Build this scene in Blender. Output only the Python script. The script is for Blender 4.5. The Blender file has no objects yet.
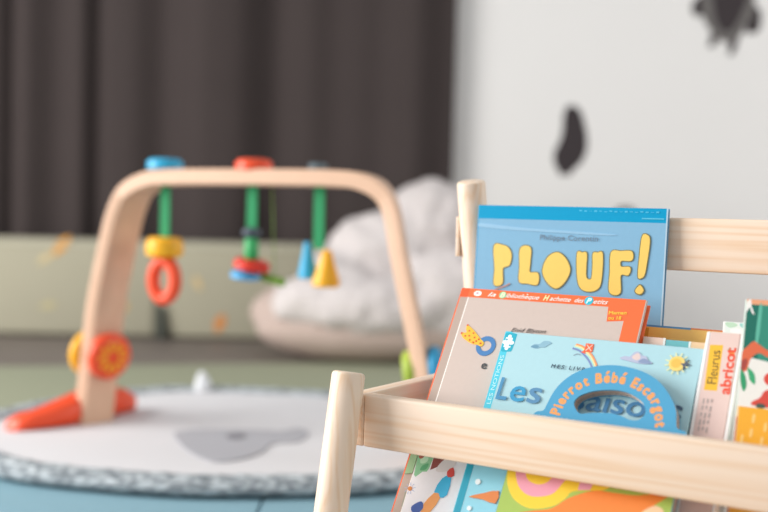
import bpy, bmesh, math, random
from mathutils import Vector, Matrix
random.seed(4)
SC = bpy.context.scene
COL = SC.collection
R = math.radians

# ------------------------------------------------------------------ helpers
def lin(c):
    return c / 12.92 if c <= .04045 else ((c + .055) / 1.055) ** 2.4

def rgb(h):
    h = h.lstrip('#')
    return tuple(lin(int(h[i:i + 2], 16) / 255) for i in (0, 2, 4)) + (1,)

_M = {}
def mat(h, rough=.5, spec=.4, coat=0, noise=0, nscale=200):
    key = (h, rough, spec, coat, noise, nscale)
    if key in _M:
        return _M[key]
    m = bpy.data.materials.new('surface_' + h.lstrip('#'))
    m.use_nodes = True
    nt = m.node_tree
    b = nt.nodes['Principled BSDF']
    b.inputs['Roughness'].default_value = rough
    b.inputs['Specular IOR Level'].default_value = spec
    b.inputs['Coat Weight'].default_value = coat
    b.inputs['Coat Roughness'].default_value = .15
    c = rgb(h)
    n = nt.nodes.new('ShaderNodeTexNoise')
    n.inputs['Scale'].default_value = nscale
    n.inputs['Detail'].default_value = 3
    tc = nt.nodes.new('ShaderNodeTexCoord')
    nt.links.new(tc.outputs['Object'], n.inputs['Vector'])
    mx = nt.nodes.new('ShaderNodeMix')
    mx.data_type = 'RGBA'
    k = noise if noise else .03
    mx.inputs[6].default_value = tuple(v * (1 - k) for v in c[:3]) + (1,)
    mx.inputs[7].default_value = tuple(min(1, v * (1 + k)) for v in c[:3]) + (1,)
    nt.links.new(n.outputs['Fac'], mx.inputs[0])
    nt.links.new(mx.outputs[2], b.inputs['Base Color'])
    _M[key] = m
    return m

def pine(axis, seed=0., tint=1.0):
    """pale pine with straight grain along one local axis"""
    m = bpy.data.materials.new('pale_pine')
    m.use_nodes = True
    nt = m.node_tree
    N = nt.nodes.new
    L = nt.links.new
    b = nt.nodes['Principled BSDF']
    b.inputs['Roughness'].default_value = .42
    b.inputs['Specular IOR Level'].default_value = .35
    tc = N('ShaderNodeTexCoord')
    mp = N('ShaderNodeMapping')
    s = [1, 1, 1]
    s[axis] = .022
    mp.inputs['Scale'].default_value = s
    mp.inputs['Location'].default_value = (seed, seed * 1.7, seed * .6)
    L(tc.outputs['Object'], mp.inputs['Vector'])
    n0 = N('ShaderNodeTexNoise')
    n0.inputs['Scale'].default_value = 26
    n0.inputs['Detail'].default_value = 2
    L(mp.outputs['Vector'], n0.inputs['Vector'])
    n1 = N('ShaderNodeMath')
    n1.operation = 'MULTIPLY_ADD'
    n1.inputs[1].default_value = 11.0
    n1.inputs[2].default_value = 0
    L(n0.outputs['Fac'], n1.inputs[0])
    fr = N('ShaderNodeMath')
    fr.operation = 'PINGPONG'
    fr.inputs[1].default_value = .5
    L(n1.outputs[0], fr.inputs[0])
    n2 = N('ShaderNodeTexNoise')
    n2.inputs['Scale'].default_value = 420
    n2.inputs['Detail'].default_value = 2
    L(mp.outputs['Vector'], n2.inputs['Vector'])
    ad = N('ShaderNodeMath')
    ad.operation = 'MULTIPLY_ADD'
    ad.inputs[1].default_value = .5
    L(n2.outputs['Fac'], ad.inputs[0])
    L(fr.outputs[0], ad.inputs[2])
    cr = N('ShaderNodeValToRGB')
    e = cr.color_ramp.elements
    e[0].position = .1
    e[0].color = tuple(v * tint for v in rgb('ECCBA9')[:3]) + (1,)
    e[1].position = .62
    e[1].color = tuple(v * tint for v in rgb('F5DFC9')[:3]) + (1,)
    L(ad.outputs[0], cr.inputs['Fac'])
    L(cr.outputs['Color'], b.inputs['Base Color'])
    return m

def link(name, bm, mats, parent=None, smooth=False, mtx=None):
    me = bpy.data.meshes.new(name)
    bmesh.ops.recalc_face_normals(bm, faces=bm.faces)
    bm.to_mesh(me)
    bm.free()
    for m in (mats if isinstance(mats, (list, tuple)) else [mats]):
        me.materials.append(m)
    if smooth:
        for p in me.polygons:
            p.use_smooth = True
    o = bpy.data.objects.new(name, me)
    COL.objects.link(o)
    if parent:
        o.parent = parent
    if mtx:
        o.matrix_local = mtx
    return o

def tag(o, label=None, cat=None, group=None, kind=None):
    if label: o['label'] = label
    if cat: o['category'] = cat
    if group: o['group'] = group
    if kind: o['kind'] = kind
    return o

def thing(name, label, cat, mtx, group=None):
    o = bpy.data.objects.new(name, None)
    o.empty_display_size = .02
    COL.objects.link(o)
    o.matrix_world = mtx
    return tag(o, label, cat, group)

def autosmooth(o, ang=35):
    for p in o.data.polygons:
        p.use_smooth = True
    o.data.set_sharp_from_angle(angle=R(ang))
    return o

def box(bm, x0, x1, y0, y1, z0, z1, bev=0, mi=0, seg=2):
    vs = [bm.verts.new((x, y, z)) for x in (x0, x1) for y in (y0, y1) for z in (z0, z1)]
    F = [(0, 1, 3, 2), (4, 6, 7, 5), (0, 4, 5, 1), (2, 3, 7, 6), (0, 2, 6, 4), (1, 5, 7, 3)]
    fs = [bm.faces.new([vs[i] for i in f]) for f in F]
    for f in fs:
        f.material_index = mi
    if bev:
        es = list({e for f in fs for e in f.edges})
        r = bmesh.ops.bevel(bm, geom=es, offset=bev, segments=seg, profile=.5, affect='EDGES')
        for f in r['faces']:
            f.material_index = mi

def rod(bm, p0, p1, r0, r1=None, n=32, bev=0, mi=0):
    """solid turned rod with softened ends"""
    p0, p1 = Vector(p0), Vector(p1)
    r1 = r0 if r1 is None else r1
    ax = (p1 - p0)
    Ln = ax.length
    ax.normalize()
    a = ax.orthogonal().normalized()
    b = ax.cross(a)
    prof = [(0, r0 - bev), (bev * .3, r0 - bev * .3), (bev, r0), (Ln - bev, r1), (Ln - bev * .3, r1 - bev * .3), (Ln, r1 - bev)] if bev else [(0, r0), (Ln, r1)]
    rings = []
    for h, rr in prof:
        rings.append([bm.verts.new(p0 + ax * h + (a * math.cos(2 * math.pi * i / n) + b * math.sin(2 * math.pi * i / n)) * rr) for i in range(n)])
    for q in range(len(rings) - 1):
        for i in range(n):
            f = bm.faces.new((rings[q][i], rings[q][(i + 1) % n], rings[q + 1][(i + 1) % n], rings[q + 1][i]))
            f.material_index = mi
    for ring in (rings[0][::-1], rings[-1]):
        bm.faces.new(ring).material_index = mi

def lathe(bm, c, axis, prof, n=28, mi=0):
    """profile [(height, radius)] revolved round an axis through c"""
    c = Vector(c)
    ax = Vector(axis).normalized()
    a = ax.orthogonal().normalized()
    b = ax.cross(a)
    rings = []
    for h, rr in prof:
        rings.append([bm.verts.new(c + ax * h + (a * math.cos(2 * math.pi * i / n) + b * math.sin(2 * math.pi * i / n)) * max(rr, 1e-4)) for i in range(n)])
    for q in range(len(rings) - 1):
        for i in range(n):
            bm.faces.new((rings[q][i], rings[q][(i + 1) % n], rings[q + 1][(i + 1) % n], rings[q + 1][i])).material_index = mi
    bm.faces.new(rings[0][::-1]).material_index = mi
    bm.faces.new(rings[-1]).material_index = mi

def spline(pts, k=6, closed=True):
    """Catmull-Rom through the points"""
    n = len(pts)
    out = []
    for i in range(n if closed else n - 1):
        g = lambda j: pts[j % n] if closed else pts[min(max(j, 0), n - 1)]
        p0, p1, p2, p3 = g(i - 1), g(i), g(i + 1), g(i + 2)
        for s in range(k):
            t = s / k
            out.append(tuple(.5 * (2 * p1[d] + (p2[d] - p0[d]) * t + (2 * p0[d] - 5 * p1[d] + 4 * p2[d] - p3[d]) * t * t
                                   + (3 * p1[d] - p0[d] - 3 * p2[d] + p3[d]) * t ** 3) for d in range(len(p1))))
    if not closed:
        out.append(tuple(pts[-1]))
    return out

def grow(pts, r):
    """move an outline outwards by r"""
    n = len(pts)
    area = sum(pts[i][0] * pts[(i + 1) % n][1] - pts[(i + 1) % n][0] * pts[i][1] for i in range(n))
    s = 1 if area > 0 else -1
    out = []
    for i in range(n):
        a, b, c = Vector(pts[i - 1]), Vector(pts[i]), Vector(pts[(i + 1) % n])
        t = (c - a)
        t = t.normalized() if t.length > 1e-9 else Vector((1, 0))
        out.append((b[0] + s * t[1] * r, b[1] - s * t[0] * r))
    return out

def prism(bm, outer, z0, z1, mi=0, holes=(), side=None):
    """flat outline (with holes) given a thickness"""
    side = mi if side is None else side
    loops = [outer] + list(holes)
    if not holes:
        top = [bm.verts.new((x, y, z1)) for x, y in outer]
        bot = [bm.verts.new((x, y, z0)) for x, y in outer]
        bm.faces.new(top).material_index = mi
        bm.faces.new(bot[::-1]).material_index = mi
        for i in range(len(outer)):
            j = (i + 1) % len(outer)
            bm.faces.new((top[i], bot[i], bot[j], top[j])).material_index = side
        return
    for z in (z1, z0):
        es = []
        lv = []
        for lp in loops:
            vs = [bm.verts.new((x, y, z)) for x, y in lp]
            lv.append(vs)
            es += [bm.edges.new((vs[i], vs[(i + 1) % len(vs)])) for i in range(len(vs))]
        r = bmesh.ops.triangle_fill(bm, use_beauty=True, edges=es)
        for f in r['geom']:
            if isinstance(f, bmesh.types.BMFace):
                f.material_index = mi
        if z == z1:
            tops = lv
        else:
            for a, b in zip(tops, lv):
                for i in range(len(a)):
                    j = (i + 1) % len(a)
                    bm.faces.new((a[i], b[i], b[j], a[j])).material_index = side

def disc_pts(cx, cy, rx, ry=None, n=28, rot=0):
    ry = rx if ry is None else ry
    c, s = math.cos(rot), math.sin(rot)
    o = []
    for i in range(n):
        a = 2 * math.pi * i / n
        x, y = rx * math.cos(a), ry * math.sin(a)
        o.append((cx + x * c - y * s, cy + x * s + y * c))
    return o

def glyphs(s, bold=0., shear=0., res=3):
    """lettering; heavier strokes are laid down as slightly shifted copies"""
    plain = s.replace('é', 'e').replace('è', 'e')
    vs, fs = _glyphs(plain, shear, res)
    if s != plain:
        i = next(k for k, ch in enumerate(s) if ch in 'éè')
        pre = [v[0] for v in _glyphs(plain[:i + 1], shear, res)[0]]
        one = [v[0] for v in _glyphs('e', shear, res)[0]]
        cx = max(pre) - (max(one) - min(one)) * .5 + shear * .3
        sg = 1 if s[i] == 'é' else -1
        k = len(vs)
        vs = vs + [(cx - .03 * sg - .05, .62), (cx - .03 * sg + .05, .62), (cx + .12 * sg + .06, .78), (cx + .12 * sg - .08, .78)]
        fs = fs + [(k, k + 1, k + 2, k + 3)]
    if bold:
        V, F = [(x, y, 0) for x, y in vs], list(fs)
        for q in range(8):
            a = q * math.pi / 4
            k = len(V)
            V += [(x + bold * math.cos(a), y + bold * math.sin(a), q + 1) for x, y in vs]
            F += [tuple(i + k for i in f) for f in fs]
        vs, fs = V, F
    return vs, fs

def _glyphs(s, shear=0., res=3):
    """outline mesh of a string in the built-in lettering, size 1, baseline at 0 -> (verts2d, faces, width, height)"""
    cu = bpy.data.curves.new('lettering', 'FONT')
    cu.body = s
    cu.size = 1
    cu.shear = shear
    cu.resolution_u = res
    cu.fill_mode = 'FRONT'
    ob = bpy.data.objects.new('lettering', cu)
    COL.objects.link(ob)
    dg = bpy.context.evaluated_depsgraph_get()
    dg.update()
    me = ob.evaluated_get(dg).to_mesh()
    vs = [(v.co.x, v.co.y) for v in me.vertices]
    fs = [tuple(p.vertices) for p in me.polygons]
    ob.evaluated_get(dg).to_mesh_clear()
    bpy.data.objects.remove(ob)
    bpy.data.curves.remove(cu)
    return vs, fs

def put(bm, g, fn, z, mi=0):
    vs, fs = g
    bv = [bm.verts.new((*fn(v[0], v[1]), z + (v[2] * 6e-6 if len(v) > 2 else 0))) for v in vs]
    for f in fs:
        try:
            bm.faces.new([bv[i] for i in f]).material_index = mi
        except ValueError:
            pass

def line_text(bm, s, p0, p1, h, z, bold=0., shear=0., mi=0):
    """a line of lettering from p0 to p1 (baseline), capitals h tall"""
    g = glyphs(s, bold, shear)
    xs = [v[0] for v in g[0]]
    x0, x1 = min(xs), max(xs)
    p0, p1 = Vector(p0), Vector(p1)
    d = p1 - p0
    sx = d.length / (x1 - x0)
    d.normalize()
    n = Vector((-d[1], d[0]))
    sy = h / .7
    put(bm, g, lambda x, y: tuple(p0 + d * (x - x0) * sx + n * y * sy), z, mi)

def arc_text(bm, s, path, h, z, bold=0., sx=1.0, mi=0):
    """lettering following a polyline (baseline), spread over its whole length"""
    P = [Vector(p) for p in spline(path, 8, False)]
    acc = [0]
    for i in range(1, len(P)):
        acc.append(acc[-1] + (P[i] - P[i - 1]).length)
    def at(l):
        l = min(max(l, 0), acc[-1] - 1e-6)
        for i in range(1, len(P)):
            if acc[i] >= l:
                t = (l - acc[i - 1]) / (acc[i] - acc[i - 1])
                return P[i - 1].lerp(P[i], t), (P[i] - P[i - 1]).normalized()
    gl = []
    for ch in s:
        if ch == ' ':
            gl.append((None, .32))
            continue
        g = glyphs(ch, bold)
        xs = [v[0] for v in g[0]]
        gl.append((([(v[0] - (min(xs) + max(xs)) / 2,) + tuple(v[1:]) for v in g[0]], g[1]), max(xs) - min(xs)))
    sy = h / .7
    tot = sum(w for _, w in gl) * sy * sx
    gap = (acc[-1] - tot) / (len(s) - 1)
    l = 0
    for g, w in gl:
        ww = w * sy * sx
        if g:
            c, t = at(l + ww / 2)
            n = Vector((-t[1], t[0]))
            put(bm, g, lambda x, y: tuple(c + t * x * sy * sx + n * y * sy), z, mi)
        l += ww + gap

# ------------------------------------------------------------------ camera
CAM_H = .465
pitch, roll = math.atan(44 / 1066.67), .0244
ax_r = Vector((1, 0, 0))
ax_f = Vector((0, math.cos(pitch), -math.sin(pitch)))
ax_u = ax_r.cross(ax_f)
ir = ax_r * math.cos(roll) + ax_u * math.sin(roll)
iu = ax_u * math.cos(roll) - ax_r * math.sin(roll)
cd = bpy.data.cameras.new('camera')
cam = bpy.data.objects.new('camera', cd)
COL.objects.link(cam)
mw = Matrix((ir, iu, -ax_f)).transposed().to_4x4()
mw.translation = (0, 0, CAM_H)
cam.matrix_world = mw
cd.lens = 50
cd.sensor_width = 36
cd.clip_start = .05
cd.dof.use_dof = True
cd.dof.focus_distance = 1.04
cd.dof.aperture_fstop = 2.6
SC.camera = cam

# ------------------------------------------------------------------ room
bm = bmesh.new()
box(bm, -3.2, 3.6, -.9, 4.06, -.05, 0)
fl = bpy.data.materials.new('taupe_floor')
fl.use_nodes = True
nt = fl.node_tree
bs = nt.nodes['Principled BSDF']
bs.inputs['Roughness'].default_value = .55
br = nt.nodes.new('ShaderNodeTexBrick')
br.inputs['Color1'].default_value = rgb('786F69')
br.inputs['Color2'].default_value = rgb('716862')
br.inputs['Mortar'].default_value = rgb('5E5550')
br.inputs['Scale'].default_value = 1
br.inputs['Brick Width'].default_value = 1.2
br.inputs['Row Height'].default_value = .19
br.inputs['Mortar Size'].default_value = .003
tc = nt.nodes.new('ShaderNodeTexCoord')
nt.links.new(tc.outputs['Object'], br.inputs['Vector'])
nt.links.new(br.outputs['Color'], bs.inputs['Base Color'])
tag(link('floor', bm, fl), kind='structure')
bm = bmesh.new()
box(bm, -3.2, 3.6, 4.0, 4.1, 0, 2.5)
tag(link('wall_back', bm, mat('E2E1DF', .8, .2, noise=.015, nscale=3)), kind='structure')
bm = bmesh.new()
box(bm, 3.5, 3.6, -.9, 4.0, 0, 2.5)
tag(link('wall_right', bm, mat('E2E1DF', .8, .2, noise=.015, nscale=3)), kind='structure')

# curtain
t = thing('curtain', 'dark brown pleated curtain hanging to the floor across the back wall', 'curtain', Matrix.Translation((-1.2, 3.92, 0)))
bm = bmesh.new()
nx = 420
cols = []
x0, x1 = -1.75, 1.445
ph = [(7.5, .4, .022), (17., 1.3, .024), (31., 2.2, .010), (11.7, 4.0, .018)]
for i in range(nx + 1):
    x = x0 + (x1 - x0) * i / nx
    col = []
    for k in range(9):
        z = .01 + k * 2.28 / 8
        y = sum(a * math.sin(f * x + p + .12 * (z - 1) * math.sin(3 * x)) for f, p, a in ph)
        # two deep dark folds seen at the left of the photo
        for fx in (-.18, .125):
            y += .06 * math.exp(-((x - fx) / .034) ** 2)
        col.append(bm.verts.new((x, min(y, .066), z)))
    cols.append(col)
for i in range(nx):
    for k in range(8):
        bm.faces.new((cols[i][k], cols[i + 1][k], cols[i + 1][k + 1], cols[i][k + 1]))
c = link('fabric', bm, mat('423B3A', .9, .1, noise=.06, nscale=5), t, True)
md = c.modifiers.new('cloth thickness', 'SOLIDIFY')
md.thickness = .003
bm = bmesh.new()
rod(bm, (-1.85, 0, 2.3), (1.55, 0, 2.3), .012, n=16, bev=.003)
link('curtain_rod', bm, mat('55504E', .4), t, True)

# ------------------------------------------------------------------ wall stickers
def sticker(name, label, cx, cz, shapes, cat='sticker'):
    """flat vinyl cut-outs on the back wall; shapes: (outline cm, colour)"""
    o = thing(name, label, cat, Matrix.Translation((cx, 4.0, cz)) @ Matrix.Rotation(R(90), 4, 'X'), 'dark animal stickers on the white wall')
    for k, (nm, pts, h) in enumerate(shapes):
        b = bmesh.new()
        prism(b, [(x / 100, y / 100) for x, y in pts], .0004 + .0006 * k, .001 + .0006 * k)
        link(nm, b, mat(h, .7, .2), o)
    return o

dk = '3B3537'
sticker('wall_sticker', 'small dark seal-shaped sticker on the white wall above the blue book', .69, .748, [
    ('body', spline([(-.6, 13.2), (1.6, 12.6), (3.4, 10.4), (5.2, 4.6), (6.0, -1), (5.2, -5.4), (3.4, -8.6), (1, -10.8), (-.6, -13), (-2.2, -12.4), (-3.6, -13.2), (-4.8, -11), (-6.2, -8.6), (-6.4, -4.6), (-4.6, -.6), (-3.5, 4), (-3.4, 8.6), (-2.4, 12.4)], 5), dk)])
body = spline([(-9, 9), (-9.4, 2), (-8.3, -4), (-6.5, -6.6), (-4.6, -9.4), (-1.2, -11.6), (2.3, -11.8), (5.4, -9.6), (7.4, -5.6), (9.6, -2), (10.4, 4), (9.6, 10), (6, 16), (0, 19), (-5, 16)], 5)
sticker('wall_sticker', 'large dark turtle sticker cut off by the top right corner of the photo', 1.25, 1.245, [
    ('flippers', spline([(-11.6, 4), (-13, 1), (-12.2, -2), (-10, -2.4), (-8, -1), (-7.6, 6)], 5), dk),
    ('flippers', spline([(9, 2), (12.4, .6), (13, -3), (12.3, -7), (10.2, -8.4), (7.4, -7.6), (8, -4)], 5), dk),
    ('flippers', spline([(-5.0, -6), (-5.6, -10), (-6.4, -13), (-5, -13.8), (-3.4, -12), (-2, -8)], 5), dk),
    ('flippers', spline([(1.6, -9), (1.6, -12.4), (1.2, -15.8), (2.8, -16.4), (4.2, -13.4), (4.8, -8)], 5), dk),
    ('body', body, '6B6866'),
    ('shell', spline([(-5.6, 10), (-5.2, 2), (-3.4, -5.2), (0, -8.3), (3.2, -6), (6, -.4), (7.6, 5), (7.4, 11), (3, 16), (-2, 15.6)], 5), dk)])
sticker('wall_sticker', 'dark sticker on the white wall showing just above the blue book top', .89, .43, [
    ('body', spline([(-4, 5), (0, 7.6), (4.6, 6.4), (6, 1), (4, -6), (0, -9), (-5, -5), (-6, 1)], 5), dk)])

# ------------------------------------------------------------------ floor coverings
def tile(x, y, label, h, grp):
    o = bpy.data.objects.new
    b = bmesh.new()
    s, T = .6, .012
    # outline with interlocking teeth
    pts = []
    for (ax, ay), (dx, dy), (nx_, ny_) in (((0, 0), (1, 0), (0, -1)), ((s, 0), (0, 1), (1, 0)), ((s, s), (-1, 0), (0, 1)), ((0, s), (0, -1), (-1, 0))):
        n = 12
        for i in range(n):
            a = i * s / n
            d = -.0 if (i % 2 == 0) else .014
            if nx_ + ny_ > 0:
                d = 0 if (i % 2 == 0) else -.014
                d = -d if False else (0.0 if i % 2 == 1 else -.0)
            pts.append((ax + dx * (a + .001), ay + dy * (a + .001)))
    pts = [(.0012, .0012), (s - .0012, .0012), (s - .0012, s - .0012), (.0012, s - .0012)]
    prism(b, pts, 0, T)
    bmesh.ops.bevel(b, geom=[e for e in b.edges], offset=.002, segments=2, affect='EDGES')
    ob = link('foam_floor_tile', b, mat(h, .8, .2, noise=.06, nscale=60))
    ob.location = (x, y, 0.0003)
    tag(ob, label, 'floor tile', grp)

for (i, j, lab) in ((-1, 0, 'teal foam floor tile under the near left of the round mat, left of the seam'),
                    (0, 0, 'teal foam floor tile right of the seam, behind the front post of the book stand')):
    tile(-.18 + .6 * i, 1.25 + .6 * j, lab, '83A6B3', 'teal foam tiles')
tile(-1.38, 1.25, 'teal foam floor tile at the far left, by the left frame edge', '83A6B3', 'teal foam tiles')

b = bmesh.new()
ln = spline([(-.85, 0), (-.85, .64), (.0, .65), (.9, .64), (.9, 0), (0, 0)], 1)
box(b, -.9, .95, 0, .66, .0, .008, .003)
rug = link('green_rug', b, mat('969983', .95, .1, noise=.12, nscale=150))
rug.matrix_world = Matrix.Translation((-.40, 2.455, .0003)) @ Matrix.Rotation(R(14.4), 4, 'Z')
tag(rug, 'sage green rug on the floor behind the round white mat', 'rug')

# ------------------------------------------------------------------ round play mat
MT = .035
OUT = spline([(-.80, 2.16), (-.715, 2.34), (-.56, 2.5), (-.40, 2.545), (-.16, 2.52), (.05, 2.47), (.24, 2.34), (.31, 2.1), (.22, 1.83), (.03, 1.692),
              (-.10, 1.653), (-.215, 1.637), (-.33, 1.634), (-.50, 1.667), (-.63, 1.722), (-.76, 1.85), (-.825, 2.01)], 10)
t = thing('play_mat', 'round white padded play mat with a grey speckled rim on the floor', 'play mat', Matrix.Translation((-.26, 2.1, .0125)))
OUT = [(x + .26, y - 2.1) for x, y in OUT]
b = bmesh.new()
rings = []
for k, (sc, z) in enumerate(((0.0, .0225), (.3, .0225), (.6, .0225), (.9, .0222), (.935, .0215), (.96, .019))):
    if k == 0:
        cv = b.verts.new((0, 0, z))
        continue
    rings.append([b.verts.new((x * sc, y * sc, z + .0012 * math.sin(9 * x * sc + 2) * math.sin(8 * y * sc))) for x, y in OUT])
nn = len(OUT)
for i in range(nn):
    b.faces.new((cv, rings[0][i], rings[0][(i + 1) % nn]))
    for q in range(len(rings) - 1):
        b.faces.new((rings[q][i], rings[q + 1][i], rings[q + 1][(i + 1) % nn], rings[q][(i + 1) % nn]))
low = [b.verts.new((x * .96, y * .96, .001)) for x, y in OUT]
for i in range(nn):
    b.faces.new((rings[-1][i], low[i], low[(i + 1) % nn], rings[-1][(i + 1) % nn]))
b.faces.new(low[::-1])
link('padded_top', b, mat('D3D2D4', .85, .15, noise=.03, nscale=8), t, True)
# rim
rim = bpy.data.materials.new('speckled_rim')
rim.use_nodes = True
nt = rim.node_tree
bs = nt.nodes['Principled BSDF']
bs.inputs['Roughness'].default_value = .95
n1 = nt.nodes.new('ShaderNodeTexNoise')
n1.inputs['Scale'].default_value = 55
n1.inputs['Detail'].default_value = 4
cr = nt.nodes.new('ShaderNodeValToRGB')
cr.color_ramp.elements[0].position = .42
cr.color_ramp.elements[0].color = rgb('747C81')
cr.color_ramp.elements[1].position = .66
cr.color_ramp.elements[1].color = rgb('C3CBCF')
tc = nt.nodes.new('ShaderNodeTexCoord')
mp = nt.nodes.new('ShaderNodeMapping')
mp.inputs['Scale'].default_value = (1, 1, 2.6)
nt.links.new(tc.outputs['Object'], mp.inputs['Vector'])
nt.links.new(mp.outputs['Vector'], n1.inputs['Vector'])
nt.links.new(n1.outputs['Fac'], cr.inputs['Fac'])
nt.links.new(cr.outputs['Color'], bs.inputs['Base Color'])
b = bmesh.new()
rr = []
m_ = 12
cen = grow([(x, y) for x, y in OUT], -.034)
nrm = [Vector((o[0] - c_[0], o[1] - c_[1])).normalized() for o, c_ in zip(OUT, cen)]
for i in range(nn):
    wob = 1 + .08 * math.sin(i * 1.7) * math.sin(i * .61)
    ring = []
    for j in range(m_):
        a = 2 * math.pi * j / m_
        ring.append(b.verts.new((cen[i][0] + nrm[i][0] * .037 * math.cos(a), cen[i][1] + nrm[i][1] * .037 * math.cos(a), .0145 + .0160 * wob * math.sin(a) if math.sin(a) > 0 else .0145 + .0143 * math.sin(a))))
    rr.append(ring)
for i in range(nn):
    for j in range(m_):
        b.faces.new((rr[i][j], rr[(i + 1) % nn][j], rr[(i + 1) % nn][(j + 1) % m_], rr[i][(j + 1) % m_]))
link('speckled_rim', b, rim, t, True)
# the grey whale shape stitched on the mat
b = bmesh.new()
wh = spline([(-.128, -.089), (-.096, -.058), (-.02, -.049), (.031, -.046), (.07, -.05), (.10, -.022), (.122, -.06), (.109, -.142), (.064, -.163), (.050, -.24), (.015, -.298), (-.027, -.307), (-.075, -.24), (-.11, -.16)], 6)
prism(b, wh, .0222, .0248)
w_ = link('whale_patch', b, mat('ABABB0', .9, .1), t)
w_['label'] = 'grey whale shaped patch'
b = bmesh.new()
prism(b, disc_pts(-.01, -.112, .018, .03), .0249, .0262)
link('dark_spot', b, mat('87868B', .9, .1), w_)
# little white cloth ear at the far rim
b = bmesh.new()
pr = [(0, .0175), (.01, .021), (.022, .019), (.036, .013), (.046, .007), (.05, .001)]
lathe(b, (0, 0, 0), (-.15, .1, 1), pr, 16)
o = link('cloth_flap', b, mat('D2D5D8', .9, .1), None, True)
o.location = (-.415, 2.49, .032)
tag(o, 'small white pointed cloth standing on the far rim of the round mat', 'cloth')

# ------------------------------------------------------------------ play gym
GA = R(24)
GM = Matrix.Translation((-.587, 2.067, MT)) @ Matrix.Rotation(-GA, 4, 'Z')
gym = thing('play_gym', 'bent beech baby gym arch standing over the round mat', 'baby gym', GM)
path = [(-.003, 0), (.014, .148), (.027, .247), (.054, .363), (.072, .422), (.096, .458), (.138, .478), (.19, .485), (.36, .487), (.540, .486), (.597, .479), (.633, .460), (.653, .426), (.667, .362), (.687, .28), (.707, .198), (.725, .116), (.744, 0)]
P = [Vector(p) for p in spline(path, 6, False)]
GW, GT = .064, .0145
b = bmesh.new()
sec = []
for i, p in enumerate(P):
    tn = (P[min(i + 1, len(P) - 1)] - P[max(i - 1, 0)]).normalized()
    n = Vector((-tn[1], tn[0]))
    c4 = []
    e = .003
    toe = .34 * max(-1, min(1, (.365 - p[0]) / .27))      # the legs toe in towards the back
    for (s, y) in ((-1, e), (-1, GW - e), (-1 + .2, GW), (1 - .2, GW), (1, GW - e), (1, e), (1 - .2, 0), (-1 + .2, 0)):
        q = p + n * GT * s
        c4.append(b.verts.new((q[0] + toe * abs(n[0]) * y, y, q[1])))
    sec.append(c4)
for i in range(len(sec) - 1):
    for j in range(8):
        b.faces.new((sec[i][j], sec[i][(j + 1) % 8], sec[i + 1][(j + 1) % 8], sec[i + 1][j]))
b.faces.new(sec[0][::-1])
b.faces.new(sec[-1])
beech = mat('DAB498', .45, .35, noise=.06, nscale=40)
autosmooth(link('arch', b, beech, gym), 40)
ored, blue, yel, grn = mat('E8502A', .35), mat('2FA6CF', .35), mat('F2B124', .35), mat('35A55F', .4)
for s, gx in ((-1, -.006), (1, .739)):
    b = bmesh.new()
    secs = []
    for y, hh, ww in ((-.112, .006, .012), (-.105, .022, .022), (-.085, .032, .027), (-.065, .034, .028), (-.02, .05, .029), (.03, .062, .03), (.08, .062, .031), (.12, .058, .031), (.15, .05, .029), (.175, .036, .023), (.185, .012, .013)) if s < 0 else ((-.03, .006, .012), (-.02, .03, .022), (.03, .056, .03), (.08, .047, .03), (.14, .034, .028), (.2, .033, .028), (.225, .026, .023), (.235, .008, .013)):
        ring = []
        for k in range(16):
            a = 2 * math.pi * k / 16
            ex = lambda v: math.copysign(abs(v) ** .7, v)
            ring.append(b.verts.new((gx + s * .012 + s * max(0, -y) * .45 + ww * ex(math.cos(a)), y, hh / 2 + hh / 2 * ex(math.sin(a)))))
        secs.append(ring)
    for i in range(len(secs) - 1):
        for k in range(16):
            b.faces.new((secs[i][k], secs[i][(k + 1) % 16], secs[i + 1][(k + 1) % 16], secs[i + 1][k]))
    b.faces.new(secs[0][::-1])
    b.faces.new(secs[-1])
    link('foot', b, ored, gym, True)
# counting discs on the legs
def leg_disc(gx, gz, sgn, tilt, m, m2, rad, toe):
    b = bmesh.new()
    ax = Vector((sgn, toe * sgn, tilt)).normalized()
    lathe(b, (gx, GW / 2, gz), ax, [(0, rad * .75), (.003, rad * .95), (.008, rad), (.016, rad), (.021, rad * .93), (.024, rad * .75)], 32)
    o = autosmooth(link('leg_disc', b, m, gym), 50)
    if m2:
        b = bmesh.new()
        a1 = ax.normalized()
        for k in range(5):
            aa = k * math.pi / 5
            e1 = Vector((-a1[1], a1[0], 0)).normalized()
            dv = e1 * math.cos(aa) + a1.cross(e1) * math.sin(aa)
            c0 = Vector((gx, GW / 2, gz)) + a1 * .0245
            rod(b, c0 + dv * rad * .3, c0 + dv * rad * .68, .0035, n=8)
            rod(b, c0 - dv * rad * .3, c0 - dv * rad * .68, .0035, n=8)
        link('spokes', b, m2, o)
leg_disc(.009, .137, -1, .12, yel, None, .047, -.34)
leg_disc(.037, .137, 1, -.12, ored, yel, .046, -.34)
leg_disc(.696, .163, -1, -.17, mat('A9BE4A', .4), None, .034, .34)
leg_disc(.718, .163, 1, .17, mat('2F93BF', .4), None, .04, .34)
for gx, m in ((.171, blue), (.366, ored), (.497, mat('5C6A70', .4))):
    b = bmesh.new()
    dk_ = gx > .45
    lathe(b, (gx, .03, .4995), (0, 0, 1), [(0, .03), (.002, .034), (.014, .034), (.019, .03), (.021, .025)] if not dk_ else [(0, .016), (.008, .018), (.014, .014)], 28)
    autosmooth(link('top_knob', b, m, gym), 40)

def hang(label, gx):
    return thing('hanging_toy', label, 'hanging toy', GM @ Matrix.Translation((gx, .03, 0)), 'toys hanging from the baby gym')
def strap(o, z0, z1, w=.0105):
    b = bmesh.new()
    box(b, -w, w, -.002, .002, z0, z1, .0008)
    link('strap', b, mat('1F8A55', .7), o)
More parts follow.
